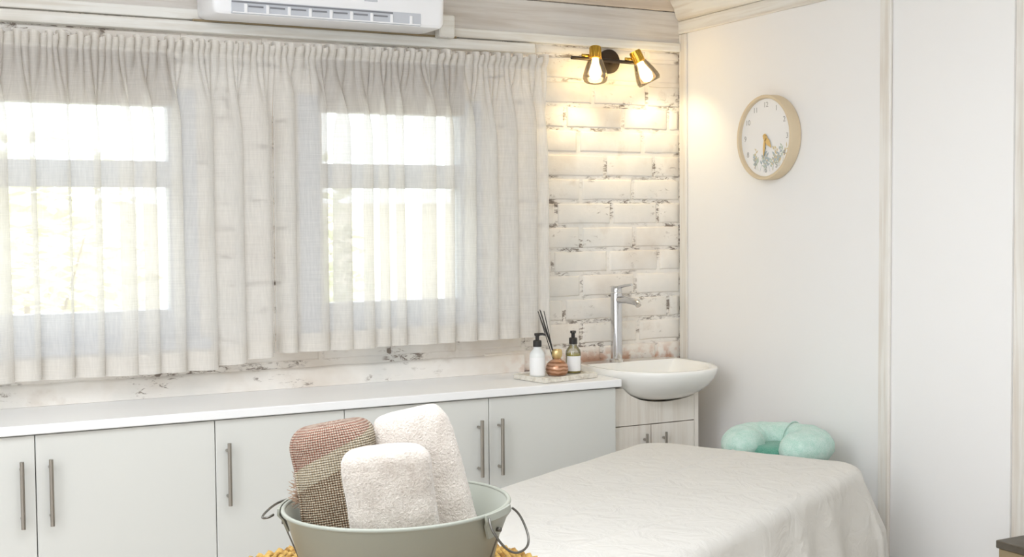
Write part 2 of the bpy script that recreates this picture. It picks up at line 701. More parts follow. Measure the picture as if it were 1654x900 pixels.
# right wall: plasterboard panels and battens, doorway beyond y = -1.445
bm = bmesh.new()
box(bm, 0.0, 0.1, -1.445, 0.0, 0, 2.32)
box(bm, 0.0, 0.1, -5.2, -2.35, 0, 2.32)
box(bm, 0.0, 0.1, -2.35, -1.445, 2.12, 2.32)
struct(obj('wall_right', bm, 'wall'))
struct(obj('trim_5', B(-0.010, 0.0, -0.05, -0.010, 0.0, 2.052, bev=0.002), 'batten_z'))
struct(obj('trim_6', B(-0.012, 0.0, -1.03, -0.988, 0.0, 2.052, bev=0.003), 'batten_z'))
struct(obj('trim_7', B(-0.014, 0.0, -1.44, -0.002, 2.053, 2.098, bev=0.003), 'batten_y'))
# crown: rounded cornice above the batten
bm = bmesh.new()
prof = [(0.0, 2.099), (-0.018, 2.099), (-0.026, 2.107), (-0.03, 2.12), (-0.036, 2.14), (-0.05, 2.16), (-0.055, 2.18), (-0.04, 2.2), (0.0, 2.2)]
loft(bm, [[(x, y, z) for x, z in prof] for y in (-0.016, -1.44)])
struct(obj('trim_8', bm, 'batten_y', smooth=True, angle=50))

# doorway reveal and door leaf at the right border
d1 = struct(obj('door_1', B(0.085, 0.098, -2.31, -1.485, 0.01, 2.08, bev=0.002), 'white_gloss'))
bm = bmesh.new()
box(bm, 0.004, 0.14, -1.485, -1.4455, 0.0, 2.12, bev=0.002)
box(bm, 0.004, 0.14, -2.35, -2.31, 0.0, 2.12, bev=0.002)
box(bm, 0.004, 0.14, -2.31, -1.485, 2.082, 2.118, bev=0.002)
struct(obj('trim_9', bm, 'batten_z'))
for z in (1.075, 0.815):
    obj('hinge', B(0.045, 0.06, -1.490, -1.4852, z - 0.015, z + 0.015, bev=0.001), 'steel', d1)

# ------------------------------------------------------------------ windows


def window(name, x0, x1, glass_x):
    bm = bmesh.new()
    gx0, gx1 = glass_x
    Y0, Y1 = -0.002, 0.055
    box(bm, x0, gx0, Y0, Y1, WZ0, WZ1)
    box(bm, gx1, x1, Y0, Y1, WZ0, WZ1)
    box(bm, gx0, gx1, Y0, Y1, WZ0, 1.153)
    box(bm, gx0, gx1, Y0, Y1, 1.741, WZ1)
    w = struct(obj(name, bm, 'frame_white'))
    obj('transom', B(gx0, gx1, Y0 - 0.001, Y1, 1.508, 1.582, bev=0.003), 'frame_white', w)
    for a, b in ((1.153, 1.508), (1.582, 1.741)):
        obj('pane', B(gx0 - 0.004, gx1 + 0.004, 0.026, 0.030, a - 0.004, b + 0.004), 'pane', w)
    obj('shade_board', B(gx0 - 0.012, gx1 + 0.012, -0.014, -0.0085, 1.742, 1.925, bev=0.002), 'shade_board', w)  # added dark board, imitates the unlit wall above the panes
    obj('sill', B(x0 - 0.03, x1 + 0.03, -0.03, -0.002, WZ0 - 0.03, WZ0, bev=0.004), 'frame_white', w)
    return w


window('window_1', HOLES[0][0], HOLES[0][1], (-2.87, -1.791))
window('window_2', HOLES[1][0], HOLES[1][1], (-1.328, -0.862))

# ------------------------------------------------------------------ garden outside (bright, seen through the sheers)
struct(obj('ground', B(-12, 8, 0.24, 16, -0.42, -0.32), 'soil'))
tag(obj('garden_wall', B(-7, 7, 5.6, 5.8, -0.32, 1.55), 'garden_wall'), 'sunlit cream garden wall seen hazily beyond both windows', 'wall')


def shrub(loc, rx, rz, n, leaf, mat, label, trunk=0.5):
    x, y, z = loc
    t = thing('shrub', label, 'shrub', loc)
    bm = bmesh.new()
    rod(bm, (x, y, z), (x, y, z + trunk + rz), 0.03, 8, 0.012)
    for k in range(6):
        a = k * 1.05
        rod(bm, (x, y, z + trunk * 0.7 + 0.05 * k), (x + math.cos(a) * rx * 0.7, y + math.sin(a) * rx * 0.7, z + trunk + rz * (0.7 + 0.12 * k)), 0.012, 6, 0.004)
    obj('stem', bm, 'bark', t)
    bm = bmesh.new()
    r = random.Random(int(x * 100))
    for _ in range(n):
        th, ph = r.uniform(0, 2 * PI), math.acos(r.uniform(-1, 1))
        q = r.uniform(0.45, 1)
        c = Vector((x + rx * q * math.sin(ph) * math.cos(th), y + rx * q * math.sin(ph) * math.sin(th), z + trunk + rz * (1 + q * math.cos(ph))))
        u, v, d = frame_of((r.uniform(-1, 1), r.uniform(-1, 1), r.uniform(-1, 1)))
        L = leaf * r.uniform(0.7, 1.3)
        vs = [bm.verts.new(c + u * a + v * b + d * e) for a, b, e in ((-L, 0, 0), (0, -L * 0.35, L * 0.1), (L, 0, 0), (0, L * 0.35, L * 0.1))]
        bm.faces.new(vs)
    f = obj('foliage', bm, mat, t)
    f['kind'] = 'stuff'
    return t


shrub((-1.9, 2.6, -0.32), 0.6, 0.75, 1500, 0.06, 'leaf_pale', 'pale yellow-green shrub blurred behind the left window sheer', 0.7)
shrub((-0.55, 2.9, -0.32), 0.5, 0.8, 1200, 0.06, 'leaf_green', 'soft green shrub blurred behind the right window sheer', 0.6)

# ------------------------------------------------------------------ curtains


def fold_phase(n, seed, wl):
    """monotone phase with irregular pleat widths"""
    r = random.Random(seed)
    ph, out, nxt = 0.0, [], []
    k = []
    x = 0.0
    while x < 1.2:
        k.append(x)
        x += wl * r.uniform(0.55, 1.5)
    amp = [r.uniform(0.55, 1.25) for _ in k]

    def f(s):
        lo = 0
        import bisect
        i = max(0, bisect.bisect_right(k, s) - 1)
        i = min(i, len(k) - 2)
        t = (s - k[i]) / (k[i + 1] - k[i])
        return 2 * PI * (i + t), amp[i] * (1 - t) + amp[i + 1] * t
    return f


def curtain(name, label, x0, x1, ztop, zbot, seed, yoff=-0.1, edge_r=0.0):
    W = x1 - x0
    NX, NZ = int(W * 760), 80
    lo = fold_phase(NX, seed, 0.072 / W)
    hi = fold_phase(NX, seed + 50, 0.021 / W)
    ZP = 0.038  # rod pocket height below the frill

    def pt(s, t, off=0.0):
        """s across, t down from the top in metres"""
        H = ztop(s) - zbot(s)
        zz = ztop(s) - t
        g = min(1, max(0, (t - 0.036) / (0.20 + 0.16 * noise.noise(Vector((s * W * 11, 0.5, seed))))))
        g = g * g * (3 - 2 * g)
        drift = noise.noise(Vector((s * W * 5, zz * 1.4, seed))) * 0.35
        pl, al = lo(min(1, max(0, s + drift * 0.012 / W * g)))
        ph, ah = hi(s)
        frill = max(0, 1 - t / 0.034)
        pinch = math.exp(-((t - ZP) / 0.008) ** 2)
        ahf = (0.0075 + 0.014 * min(1, frill * 2)) * (1 - g) * (1 - 0.55 * pinch)
        alf = 0.040 * g * (0.75 + 0.3 * t / H)
        y = yoff + al * alf * math.cos(pl) + ah * ahf * math.cos(ph) + off
        y += 0.004 * noise.noise(Vector((s * W * 9, zz * 3, seed + 3)))
        ef = min(1, min(s, 1 - s) * W / 0.05)
        x = x0 + s * W - ef * al * (0.031 * g) * math.sin(pl + 0.5) - (0.003 + 0.004 * min(1, frill * 2)) * (1 - g) * math.sin(ph)
        # spread of the hem
        z = zz + frill * 0.008 * ah * math.sin(ph * 0.5 + 1) + 0.004 * noise.noise(Vector((s * W * 7, 0, seed))) * t / H
        return (x, min(y, -0.040), z)

    def sheet(nm, t0, t1, nz, mat, off, parent):
        bm = bmesh.new()
        uvl = bm.loops.layers.uv.new('cloth')
        V = []
        uv = {}
        for j in range(nz + 1):
            row = []
            for i in range(NX + 1):
                s = i / NX
                H = ztop(s) - zbot(s)
                a = t0(H)
                b = t1(H)
                q = j / nz
                if nz > 20:
                    q = q ** 1.25
                t = a + (b - a) * q
                v = bm.verts.new(pt(s, t, off))
                uv[v] = (s * W, ztop(s) - t)
                row.append(v)
            V.append(row)
        for j in range(nz):
            for i in range(NX):
                f = bm.faces.new((V[j][i], V[j][i + 1], V[j + 1][i + 1], V[j + 1][i]))
                for lp in f.loops:
                    lp[uvl].uv = uv[lp.vert]
        me = bpy.data.meshes.new(nm)
        bm.to_mesh(me)
        bm.free()
        return link(nm, me, mat, parent, smooth=True)

    t = thing(name, label, 'curtain', (0, 0, 0), 'sheer curtains over the two windows')
    sheet('cloth', lambda H: 0, lambda H: H, NZ, 'sheer', 0, t)
    sheet('hem', lambda H: H - 0.055, lambda H: H - 0.0005, 5, 'sheer_hem', 0.0025, t)
    sheet('heading', lambda H: 0.0, lambda H: ZP, 8, 'sheer_hem', 0.004, t)
    return t


def left_bot(s):
    x = -3.0 + s * 1.488
    return 0.984 + 0.034 * max(0, min(1, (x + 1.72) / 0.2))


curtain('curtain', 'left sheer linen curtain, hem dipping lowest over the long counter', -3.0, -1.5065, lambda s: 1.912 + 0.007 * s, left_bot, 3)
curtain('curtain', 'right sheer linen curtain, hanging beside the bare whitewashed brick', -1.5030, -0.598, lambda s: 1.921 + 0.012 * s, lambda s: 1.020 + 0.006 * s, 8)
bm = bmesh.new()
rod(bm, (-3.3, -0.055, 1.885), (-0.6, -0.055, 1.9), 0.004, 8)
tag(obj('curtain_rod', bm, 'frame_white', smooth=True, angle=40), 'thin white rod threaded through the gathered curtain tops', 'rod')

# ------------------------------------------------------------------ air conditioner
ac = thing('air_conditioner', 'white wall air conditioner above the curtains, cut by the top edge', 'air conditioner', (-1.37, 0, 1.985))
AX0, AX1 = -1.705, -1.005
prof = [(-0.013, 1.992), (-0.06, 1.985), (-0.10, 1.982)]
prof_front = [(-0.192, 1.981), (-0.203, 1.983), (-0.2085, 1.99), (-0.2095, 2.014), (-0.214, 2.03), (-0.217, 2.06), (-0.216, 2.18), (-0.2, 2.225), (-0.17, 2.245), (-0.013, 2.25)]
full = prof + prof_front
bm = bmesh.new()
rings = []
NR = 6
for k in range(NR + 1):
    q = k / NR
    ins = 0.022 * (1 - math.sqrt(max(0, 1 - (1 - q) ** 2)))
    rings.append((AX0 + 0.022 * (q), ins))
ringsR = [(AX1 - 0.022 * (1 - (k / NR)), 0.022 * (1 - math.sqrt(max(0, 1 - (k / NR) ** 2)))) for k in range(NR + 1)]
cy_, cz_ = -0.11, 2.11


def inset(p, d):
    v = Vector((p[0] - cy_, p[1] - cz_))
    L = v.length
    v *= (L - d) / L
    return (min(-0.012, v.x + cy_), v.y + cz_)


loft(bm, [[(x, *inset(p, d)) for p in full] for x, d in rings] + [[(x, *inset(p, d)) for p in full] for x, d in ringsR])
obj('casing', bm, 'ac_white', ac, smooth=True, angle=35)
# outlet: shadowed slot with a grey flap, fins between
OX0, OX1 = -1.655, -1.085
obj('outlet', B(OX0, OX1, -0.2125, -0.204, 1.9845, 2.021, bev=0.001), 'ac_grey', ac)
obj('slot', B(OX0, OX1 - 0.09, -0.2142, -0.2125, 2.0145, 2.0185), 'ac_dark', ac)
for k in range(9):
    x = OX0 + 0.005 + (OX1 - OX0 - 0.01) * (k + 0.55) / 9
    obj('fin', B(x - 0.0045, x + 0.0045, -0.2165, -0.2125, 1.987, 2.012, bev=0.001), 'ac_white', ac)
    if k < 8 and k != 7:
        xa = x + 0.008
        xb = OX0 + 0.005 + (OX1 - OX0 - 0.01) * (k + 1.55) / 9 - 0.012
        obj('vane', B(xa, xb, -0.2152, -0.2127, 2.0035, 2.0075), 'ac_dark', ac)
obj('flap', B(OX0 + 0.002, OX1 - 0.002, -0.2150, -0.2127, 1.9855, 1.989, bev=0.0008), 'ac_white', ac)
obj('badge', B(-1.265, -1.225, -0.2185, -0.2165, 2.0445, 2.0505), 'ac_grey', ac)
obj('mounting_strip', B(-1.72, -0.885, -0.0345, -0.0345 + 0.012, 1.9838, 1.9898), 'tan_wood', ac)
bm = bmesh.new()
box(bm, -0.962, -0.909, -0.075, -0.0345, 1.978, 2.05, bev=0.004)
obj('pipe_cover', bm, 'batten_x', ac)
bm = bmesh.new()
tube(bm, [(-1.02, -0.06, 2.02), (-0.985, -0.08, 2.005), (-0.958, -0.082, 2.02), (-0.958, -0.08, 2.05), (-0.975, -0.06, 2.06)], 0.006, 8)
obj('cable', bm, 'batten_x', ac, smooth=True)

# ------------------------------------------------------------------ wall lamp
wl = thing('wall_lamp', 'two-headed gold and black wall spot lamp lit on the brick', 'wall lamp', (-0.303, 0, 1.943))
bm = bmesh.new()
lathe(bm, [(0, 0), (0.041, 0), (0.041, 0.012), (0.038, 0.015), (0, 0.015)], (-0.303, -0.007, 1.943), (0, -1, 0), 32)
obj('backplate', bm, 'bronze', wl, smooth=True, angle=40)
bm = bmesh.new()
rod(bm, (-0.303, -0.02, 1.938), (-0.303, -0.075, 1.938), 0.006)
obj('bracket', bm, 'bronze', wl, smooth=True, angle=40)
bm = bmesh.new()
rod(bm, (-0.487, -0.075, 1.9395), (-0.243, -0.075, 1.9345), 0.0058)
obj('crossbar', bm, 'bronze', wl, smooth=True, angle=40)
for a, b in (((-0.400, -0.085, 1.977), (-0.418, -0.112, 1.857)), ((-0.246, -0.085, 1.972), (-0.196, -0.108, 1.862))):
    a, b = Vector(a), Vector(b)
    d = (b - a).normalized()
    L = (b - a).length
    hd = bmesh.new()
    lathe(hd, [(0.0, 0), (0.0185, 0.0), (0.0185, 0.04), (0.0165, 0.042), (0.0, 0.042)], a, d, 24)
    so = obj('socket', hd, 'gold', wl, smooth=True, angle=40)
    bm = bmesh.new()
    for k in range(10):
        u, v, _ = frame_of(d)
        an = 2 * PI * k / 10
        q = a + (u * math.cos(an) + v * math.sin(an)) * 0.0188
        rod(bm, q + d * 0.003, q + d * 0.039, 0.0016, 6)
    obj('ribbing', bm, 'gold', so, smooth=True)
    bm = bmesh.new()
    rod(bm, a + d * 0.03 + Vector((-0.02, 0.008, 0)), a + d * 0.03 + Vector((-0.045, 0.012, 0)), 0.005)
    obj('swivel', bm, 'gold', so, smooth=True)
    bm = bmesh.new()
    lathe(bm, [(0.019, 0.034), (0.024, 0.045), (0.033, 0.07), (0.040, 0.095), (0.0415, 0.108), (0.038, 0.118), (0.0365, 0.1175), (0.040, 0.108), (0.0385, 0.095), (0.0315, 0.07), (0.0225, 0.046)], a, d, 32)
    obj('glass_shade', bm, 'amber_glass', wl, smooth=True)
    bm = bmesh.new()
    lathe(bm, [(0.0, 0.04), (0.011, 0.042), (0.012, 0.055), (0.019, 0.078), (0.021, 0.09), (0.018, 0.104), (0.009, 0.112), (0.0, 0.114)], a, d, 20)
    obj('bulb', bm, 'bulb', wl, smooth=True)
    ld = bpy.data.lights.new('lamp_beam', 'SPOT')
    ld.energy = 1.7
    ld.color = (1.0, 0.80, 0.45)
    ld.spot_size = math.radians(125)
    ld.spot_blend = 0.7
    ld.shadow_soft_size = 0.02
    lo_ = bpy.data.objects.new('lamp_beam', ld)
    lo_.location = a + d * 0.128
    dd = (d + Vector((0, 0.35, 0))).normalized()
    lo_.rotation_euler = dd.to_track_quat('-Z', 'Y').to_euler()
    COL.objects.link(lo_)

# ------------------------------------------------------------------ clock
CK = Vector((0, -0.513, 1.659))
ck = thing('wall_clock', 'round wall clock with pale wood rim and leafy dial', 'clock', CK)
bm = bmesh.new()
lathe(bm, [(0.0, 0.001), (0.132, 0.001), (0.1345, 0.004), (0.1345, 0.040), (0.1325, 0.043), (0.126, 0.043), (0.124, 0.041), (0.123, 0.030), (0.0, 0.030)], CK, (-1, 0, 0), 72)
obj('rim', bm, 'ply', ck, smooth=True, angle=35)
bm = bmesh.new()
lathe(bm, [(0.0, 0.0302), (0.1228, 0.0302), (0.1228, 0.0312), (0.0, 0.0312)], CK, (-1, 0, 0), 64)
obj('dial', bm, 'clock_face', ck)


def dial(u, v, h=0.0315):
    """u to the right as one faces the dial (towards -y), v up"""
    return Vector((-h, CK.y - u, CK.z + v))


def numeral(txt, ang, r):
    cu = bpy.data.curves.new('numeral', 'FONT')
    cu.body = txt
    cu.size = 0.024
    cu.align_x = 'CENTER'
    cu.align_y = 'CENTER'
    cu.extrude = 0.0002
    tmp = bpy.data.objects.new('tmp', cu)
    COL.objects.link(tmp)
    dg = bpy.context.evaluated_depsgraph_get()
    me = bpy.data.meshes.new_from_object(tmp.evaluated_get(dg))
    bpy.data.objects.remove(tmp)
    c = dial(r * math.sin(ang), r * math.cos(ang), 0.0317)
    me.transform(Matrix(((0, 0, -1, c.x), (-1, 0, 0, c.y), (0, 1, 0, c.z), (0, 0, 0, 1))))
    me.name = 'numeral'
    me.materials.clear()
    link('numeral', me, 'ink_grey', ck)


for h in range(1, 13):
    numeral(str(h), 2 * PI * h / 12, 0.103)


def leaf_poly(bm, u, v, ang, L, w, h):
    ca, sa = math.sin(ang), math.cos(ang)
    pts = [(0, 0), (L * 0.3, w * 0.5), (L * 0.65, w * 0.42), (L, 0), (L * 0.65, -w * 0.42), (L * 0.3, -w * 0.5)]
    bm.faces.new([bm.verts.new(dial(u + a * ca + b * sa, v + a * sa - b * ca, h)) for a, b in pts])


rr = random.Random(4)
for mi, (mat, n) in enumerate((('ink_sage', 9), ('ink_ochre', 7), ('ink_blue', 8))):
    bm = bmesh.new()
    for k in range(n):
        u = rr.uniform(-0.075, 0.085)
        base = -math.sqrt(0.118 ** 2 - u * u) * 0.93
        ang = rr.uniform(-0.35, 0.45)
        L = rr.uniform(0.035, 0.085) * (1.0 if abs(u) < 0.05 else 0.8)
        # stem
        ca, sa = math.sin(ang), math.cos(ang)
        hh = 0.03135 + mi * 0.00012 + k * 0.00001
        q = [(u - 0.0007, base), (u + 0.0007, base), (u + L * ca + 0.0005, base + L * sa), (u + L * ca - 0.0005, base + L * sa)]
        bm.faces.new([bm.verts.new(dial(a, b, hh)) for a, b in q])
        for j in range(5):
            t = 0.35 + 0.14 * j
            sd = 1 if j % 2 else -1
            leaf_poly(bm, u + L * t * ca, base + L * t * sa, ang + sd * rr.uniform(0.5, 1.0), rr.uniform(0.009, 0.017), rr.uniform(0.004, 0.008), hh)
    f = obj('leaf_print', bm, mat, ck)
    f['kind'] = 'stuff'
for ang, L, w in ((math.radians(138), 0.046, 0.017), (math.radians(188), 0.066, 0.010)):
    bm = bmesh.new()
    ca, sa = math.sin(ang), math.cos(ang)
    pts = [(-0.012, w * 0.3), (0.0, w * 0.45), (L * 0.5, w * 0.55), (L, 0), (L * 0.5, -w * 0.55), (0.0, -w * 0.45), (-0.012, -w * 0.3)]
    loft(bm, [[dial(a * ca + b * sa, a * sa - b * ca, h) for a, b in pts] for h in (0.0345, 0.0355)])
    obj('hand', bm, 'pale_gold', ck)
bm = bmesh.new()
lathe(bm, [(0, 0.0312), (0.008, 0.0312), (0.008, 0.037), (0.0, 0.0375)], CK, (-1, 0, 0), 20)
obj('hub', bm, 'pale_gold', ck)

# ------------------------------------------------------------------ base cabinets and worktop
ct = obj('worktop', B(-3.3, -0.468, -0.346, -0.010, 0.8755, 0.900, bev=0.003, seg=2), 'counter')
tag(ct, 'long white worktop running under both windows', 'worktop')


def cabinet(name, label, x0, x1, doors):
    """doors: list of (xa, xb, handle_x)"""
    t = thing(name, label, 'cabinet', ((x0 + x1) / 2, -0.17, 0), 'white base cabinets under the worktop')
    bm = bmesh.new()
    box(bm, x0 + 0.0005, x0 + 0.017, -0.310, -0.012, 0.08, 0.874)
    box(bm, x1 - 0.017, x1 - 0.0005, -0.310, -0.012, 0.08, 0.874)
    box(bm, x0 + 0.017, x1 - 0.017, -0.308, -0.012, 0.08, 0.098)
    box(bm, x0 + 0.017, x1 - 0.017, -0.020, -0.012, 0.098, 0.874)
    box(bm, x0 + 0.017, x1 - 0.017, -0.308, -0.24, 0.856, 0.874)
    box(bm, x0 + 0.0005, x1 - 0.0005, -0.26, -0.24, 0.0, 0.08)
    obj('body', bm, 'white_gloss', t)
    for xa, xb, hx in doors:
        d = obj('door', B(xa + 0.0012, xb - 0.0012, -0.3285, -0.3105, 0.085, 0.8705, bev=0.0012), 'white_gloss', t)
        bm = bmesh.new()
        rod(bm, (hx, -0.3575, 0.641), (hx, -0.3575, 0.811), 0.0055, 12)
        for z in (0.664, 0.788):
            rod(bm, (hx, -0.328, z), (hx, -0.3575, z), 0.004, 10)
        obj('handle', bm, 'steel', d, smooth=True, angle=40)
    return t


cabinet('base_cabinet', 'white two-door base cabinet furthest left, cut by the frame', -2.665, -1.753, [(-2.665, -2.209, -2.244), (-2.209, -1.753, -2.175)])
cabinet('base_cabinet', 'white one-door base cabinet with its handle on the left, behind the tub', -1.753, -1.385, [(-1.753, -1.385, -1.722)])
cabinet('base_cabinet', 'white two-door base cabinet next to the washbasin', -1.385, -0.4795, [(-1.385, -0.929, -0.966), (-0.929, -0.4795, -0.898)])

# ------------------------------------------------------------------ vanity cabinet and washbasin
va = thing('vanity_cabinet', 'whitewashed wooden vanity cabinet under the washbasin', 'cabinet', (-0.3, -0.15, 0))
VX0, VX1, VF = -0.466, -0.14, -0.300
bm = bmesh.new()
box(bm, VX0, VX0 + 0.016, VF + 0.017, -0.012, 0.0, 0.80)
box(bm, VX1 - 0.016, VX1, VF, -0.012, 0.0, 0.866)
box(bm, VX0 + 0.016, VX1 - 0.016, VF + 0.017, -0.012, 0.06, 0.076)
box(bm, VX0 + 0.016, VX1 - 0.016, -0.022, -0.012, 0.076, 0.80)
obj('body', bm, 'vanity', va)
BC = (-0.268, -0.20)  # bowl centre
# basin outline: straight back, rounded front


def basin_pt(a, s, z):
    # a angle; superellipse, flattened at the wall
    ca, sa = math.cos(a), math.sin(a)
    rx = 0.205
    ry = 0.245 if sa < 0 else 0.178
    e = 1.0 if sa < 0 else 0.45
    x = math.copysign(abs(ca) ** (0.92 if sa < 0 else 0.45), ca) * rx
    y = math.copysign(abs(sa) ** (0.92 if sa < 0 else 0.45), sa) * ry
    if sa >= 0:
        y = min(y, ry)
    return (BC[0] + x * s, BC[1] + y * s, z)


NB = 72
ang = [2 * PI * k / NB for k in range(NB)]
outer = [(0.16, 0.812), (0.40, 0.814), (0.60, 0.825), (0.76, 0.842), (0.88, 0.864), (0.955, 0.886), (0.992, 0.903), (1.0, 0.912), (0.998, 0.918), (0.985, 0.921)]
inner = [(0.90, 0.920), (0.865, 0.915), (0.80, 0.89), (0.68, 0.855), (0.5, 0.838), (0.2, 0.832), (0.05, 0.831)]


def basin_in(a, s, z):
    x, y, z = basin_pt(a, s, z)
    # bowl opening leaves a tap ledge at the back
    yb = BC[1] + 0.178 - 0.075
    if y > yb:
        y = yb + (y - yb) * 0.05
    return (x, y, z)


fas = bmesh.new()
# fascia above the doors, its top edge cut to clear the bowl
top = []
NF = 30
for k in range(NF + 1):
    x = VX0 + (VX1 - 0.017 - VX0) * k / NF
    # bowl underside height where it crosses the fascia
    z = 0.862
    for (s0, z0), (s1, z1) in zip(outer[:-1], outer[1:]):
        rx, ry = 0.205, 0.245
        yy = abs(VF - BC[1]) / ry
        xx = abs(x - BC[0]) / rx
        p = 2 / 0.92
        s = (xx ** p + yy ** p) ** (1 / p)
        if s0 <= s <= s1:
            z = z0 + (z1 - z0) * (s - s0) / (s1 - s0) - 0.006
            break
    top.append((x, min(z, 0.862)))
pf = [(VX0, 0.741)] + [(VX1 - 0.017, 0.741)] + list(reversed(top))
loft(fas, [[(x, y, z) for x, z in pf] for y in (VF, VF + 0.015)])
obj('fascia', fas, 'vanity', va)
for xa, xb, hx in ((VX0, -0.3285, -0.3545), (-0.3265, VX1 - 0.017, -0.2805)):
    d = obj('door', B(xa + 0.001, xb - 0.0005, VF, VF + 0.016, 0.065, 0.7375, bev=0.001), 'vanity', va)
    bm = bmesh.new()
    rod(bm, (hx, VF - 0.018, 0.672), (hx, VF - 0.018, 0.712), 0.0045, 10)
    rod(bm, (hx, VF, 0.692), (hx, VF - 0.018, 0.692), 0.004, 10)
    obj('handle', bm, 'steel', d, smooth=True, angle=40)

wb = thing('washbasin', 'white ceramic washbasin with bulging bowl in the corner', 'washbasin', (BC[0], BC[1], 0.81))
bm = bmesh.new()
loft(bm, [[basin_pt(a, s, z) for a in ang] for s, z in outer] + [[basin_in(a, s, z) for a in ang] for s, z in inner])
obj('bowl', bm, 'ceramic', wb, smooth=True, angle=60)
bm = bmesh.new()
lathe(bm, [(0, 0.8315), (0.02, 0.8315), (0.02, 0.8335), (0.0, 0.834)], (BC[0], BC[1] - 0.03, 0), (0, 0, 1), 20)
obj('drain', bm, 'chrome', wb, smooth=True, angle=40)
tp = bmesh.new()
TX, TY = -0.316, -0.075
lathe(tp, [(0.0, 0.9205), (0.024, 0.9205), (0.024, 0.927), (0.0195, 0.932), (0.0195, 1.150), (0.018, 1.156), (0.0, 1.156)], (TX, TY, 0), (0, 0, 1), 24)
tap = obj('tap', tp, 'chrome', wb, smooth=True, angle=40)
bm = bmesh.new()
tube(bm, [(TX, TY - 0.012, 1.132), (TX + 0.004, TY - 0.06, 1.134), (TX + 0.008, TY - 0.115, 1.128), (TX + 0.008, TY - 0.125, 1.118)], [0.012, 0.012, 0.011, 0.010], 14)
obj('spout', bm, 'chrome', tap, smooth=True, angle=50)
bm = bmesh.new()
lathe(bm, [(0.0, 1.158), (0.0185, 1.158), (0.0185, 1.172), (0.014, 1.178), (0, 1.178)], (TX, TY, 0), (0, 0, 1), 20)
tube(bm, [(TX, TY - 0.004, 1.172), (TX + 0.004, TY - 0.05, 1.182), (TX + 0.006, TY - 0.085, 1.186)], [0.006, 0.005, 0.004], 10)
obj('lever', bm, 'chrome', tap, smooth=True, angle=50)

# ------------------------------------------------------------------ tray, bottles, diffuser
tr = thing('tray', 'pale stone tray on the worktop beside the washbasin', 'tray', (-0.635, -0.235, 0.9))
bm = bmesh.new()
box(bm, -0.11, 0.11, -0.078, 0.078, 0.0005, 0.012, bev=0.003, seg=2)
for q in ((-0.11, 0.11, -0.078, -0.072), (-0.11, 0.11, 0.072, 0.078), (-0.11, -0.104, -0.072, 0.072), (0.104, 0.11, -0.072, 0.072)):
    box(bm, *q, 0.0105, 0.0165, bev=0.0015)
bmesh.ops.transform(bm, matrix=Matrix.Translation((-0.638, -0.222, 0.9)) @ Matrix.Rotation(math.radians(11), 4, 'Z'), verts=bm.verts)
obj('dish', bm, 'marble', tr, smooth=True, angle=35)
TZ = 0.9125


def pump(parent, x, y, z, ang):
    bm = bmesh.new()
    lathe(bm, [(0, 0), (0.0135, 0), (0.0135, 0.018), (0.0115, 0.020), (0.006, 0.021), (0.006, 0.034), (0.0, 0.034)], (x, y, z), (0, 0, 1), 20)
    p = obj('pump_collar', bm, 'black', parent, smooth=True, angle=40)
    bm = bmesh.new()
    lathe(bm, [(0, 0.034), (0.0085, 0.034), (0.0095, 0.037), (0.0095, 0.042), (0.0, 0.043)], (x, y, z), (0, 0, 1), 16)
    dx, dy = math.cos(ang), math.sin(ang)
    tube(bm, [(x, y, z + 0.039), (x + dx * 0.018, y + dy * 0.018, z + 0.0395), (x + dx * 0.026, y + dy * 0.026, z + 0.036)], [0.0045, 0.004, 0.003], 8)
    obj('nozzle', bm, 'black', p, smooth=True, angle=50)


def bottle(name, label, x, y, body_mat, nozzle_ang, clear):
    t = thing(name, label, 'bottle', (x, y, TZ), 'pump bottles on the stone tray')
    R = 0.0245
    bm = bmesh.new()
    prof = [(0.0, 0.0), (R - 0.002, 0.0), (R, 0.002), (R, 0.066), (R - 0.002, 0.074), (R - 0.008, 0.082), (0.0125, 0.087), (0.0115, 0.0935)]
    lathe(bm, prof, (x, y, TZ), (0, 0, 1), 32, cap1=True)
    b = obj('glass_body' if clear else 'body', bm, body_mat, t, smooth=True, angle=60)
    if clear:
        bm = bmesh.new()
        lathe(bm, [(0.0, 0.002), (R - 0.0025, 0.002), (R - 0.0018, 0.004), (R - 0.0018, 0.064), (0.0, 0.064)], (x, y, TZ), (0, 0, 1), 32)
        obj('liquid', bm, 'oil', t, smooth=True, angle=40)
        bm = bmesh.new()
        rod(bm, (x, y, TZ + 0.0645), (x, y, TZ + 0.094), 0.0022, 8)
        obj('dip_tube', bm, 'milk', t, smooth=True)
    # curved paper label on the side facing the room
    bm = bmesh.new()
    face = math.radians(-125 if not clear else -112)
    half = math.radians(88 if not clear else 62)
    n = 18
    lo, hi2 = (0.006, 0.060) if not clear else (0.008, 0.056)
    V = [[bm.verts.new((x + (R + 0.0004) * math.cos(face - half + 2 * half * i / n), y + (R + 0.0004) * math.sin(face - half + 2 * half * i / n), TZ + h)) for i in range(n + 1)] for h in (lo, hi2)]
    for i in range(n):
        bm.faces.new((V[0][i], V[0][i + 1], V[1][i + 1], V[1][i]))
    obj('label', bm, 'label', t, smooth=True)
    pump(t, x, y, TZ + 0.0935, nozzle_ang)
    return t


bottle('soap_bottle', 'white pump bottle at the left end of the stone tray', -0.707, -0.228, 'milk', math.radians(-30), False)
bottle('soap_bottle', 'clear pump bottle of yellow soap nearest the washbasin', -0.567, -0.212, 'clear_glass', math.radians(-118), True)

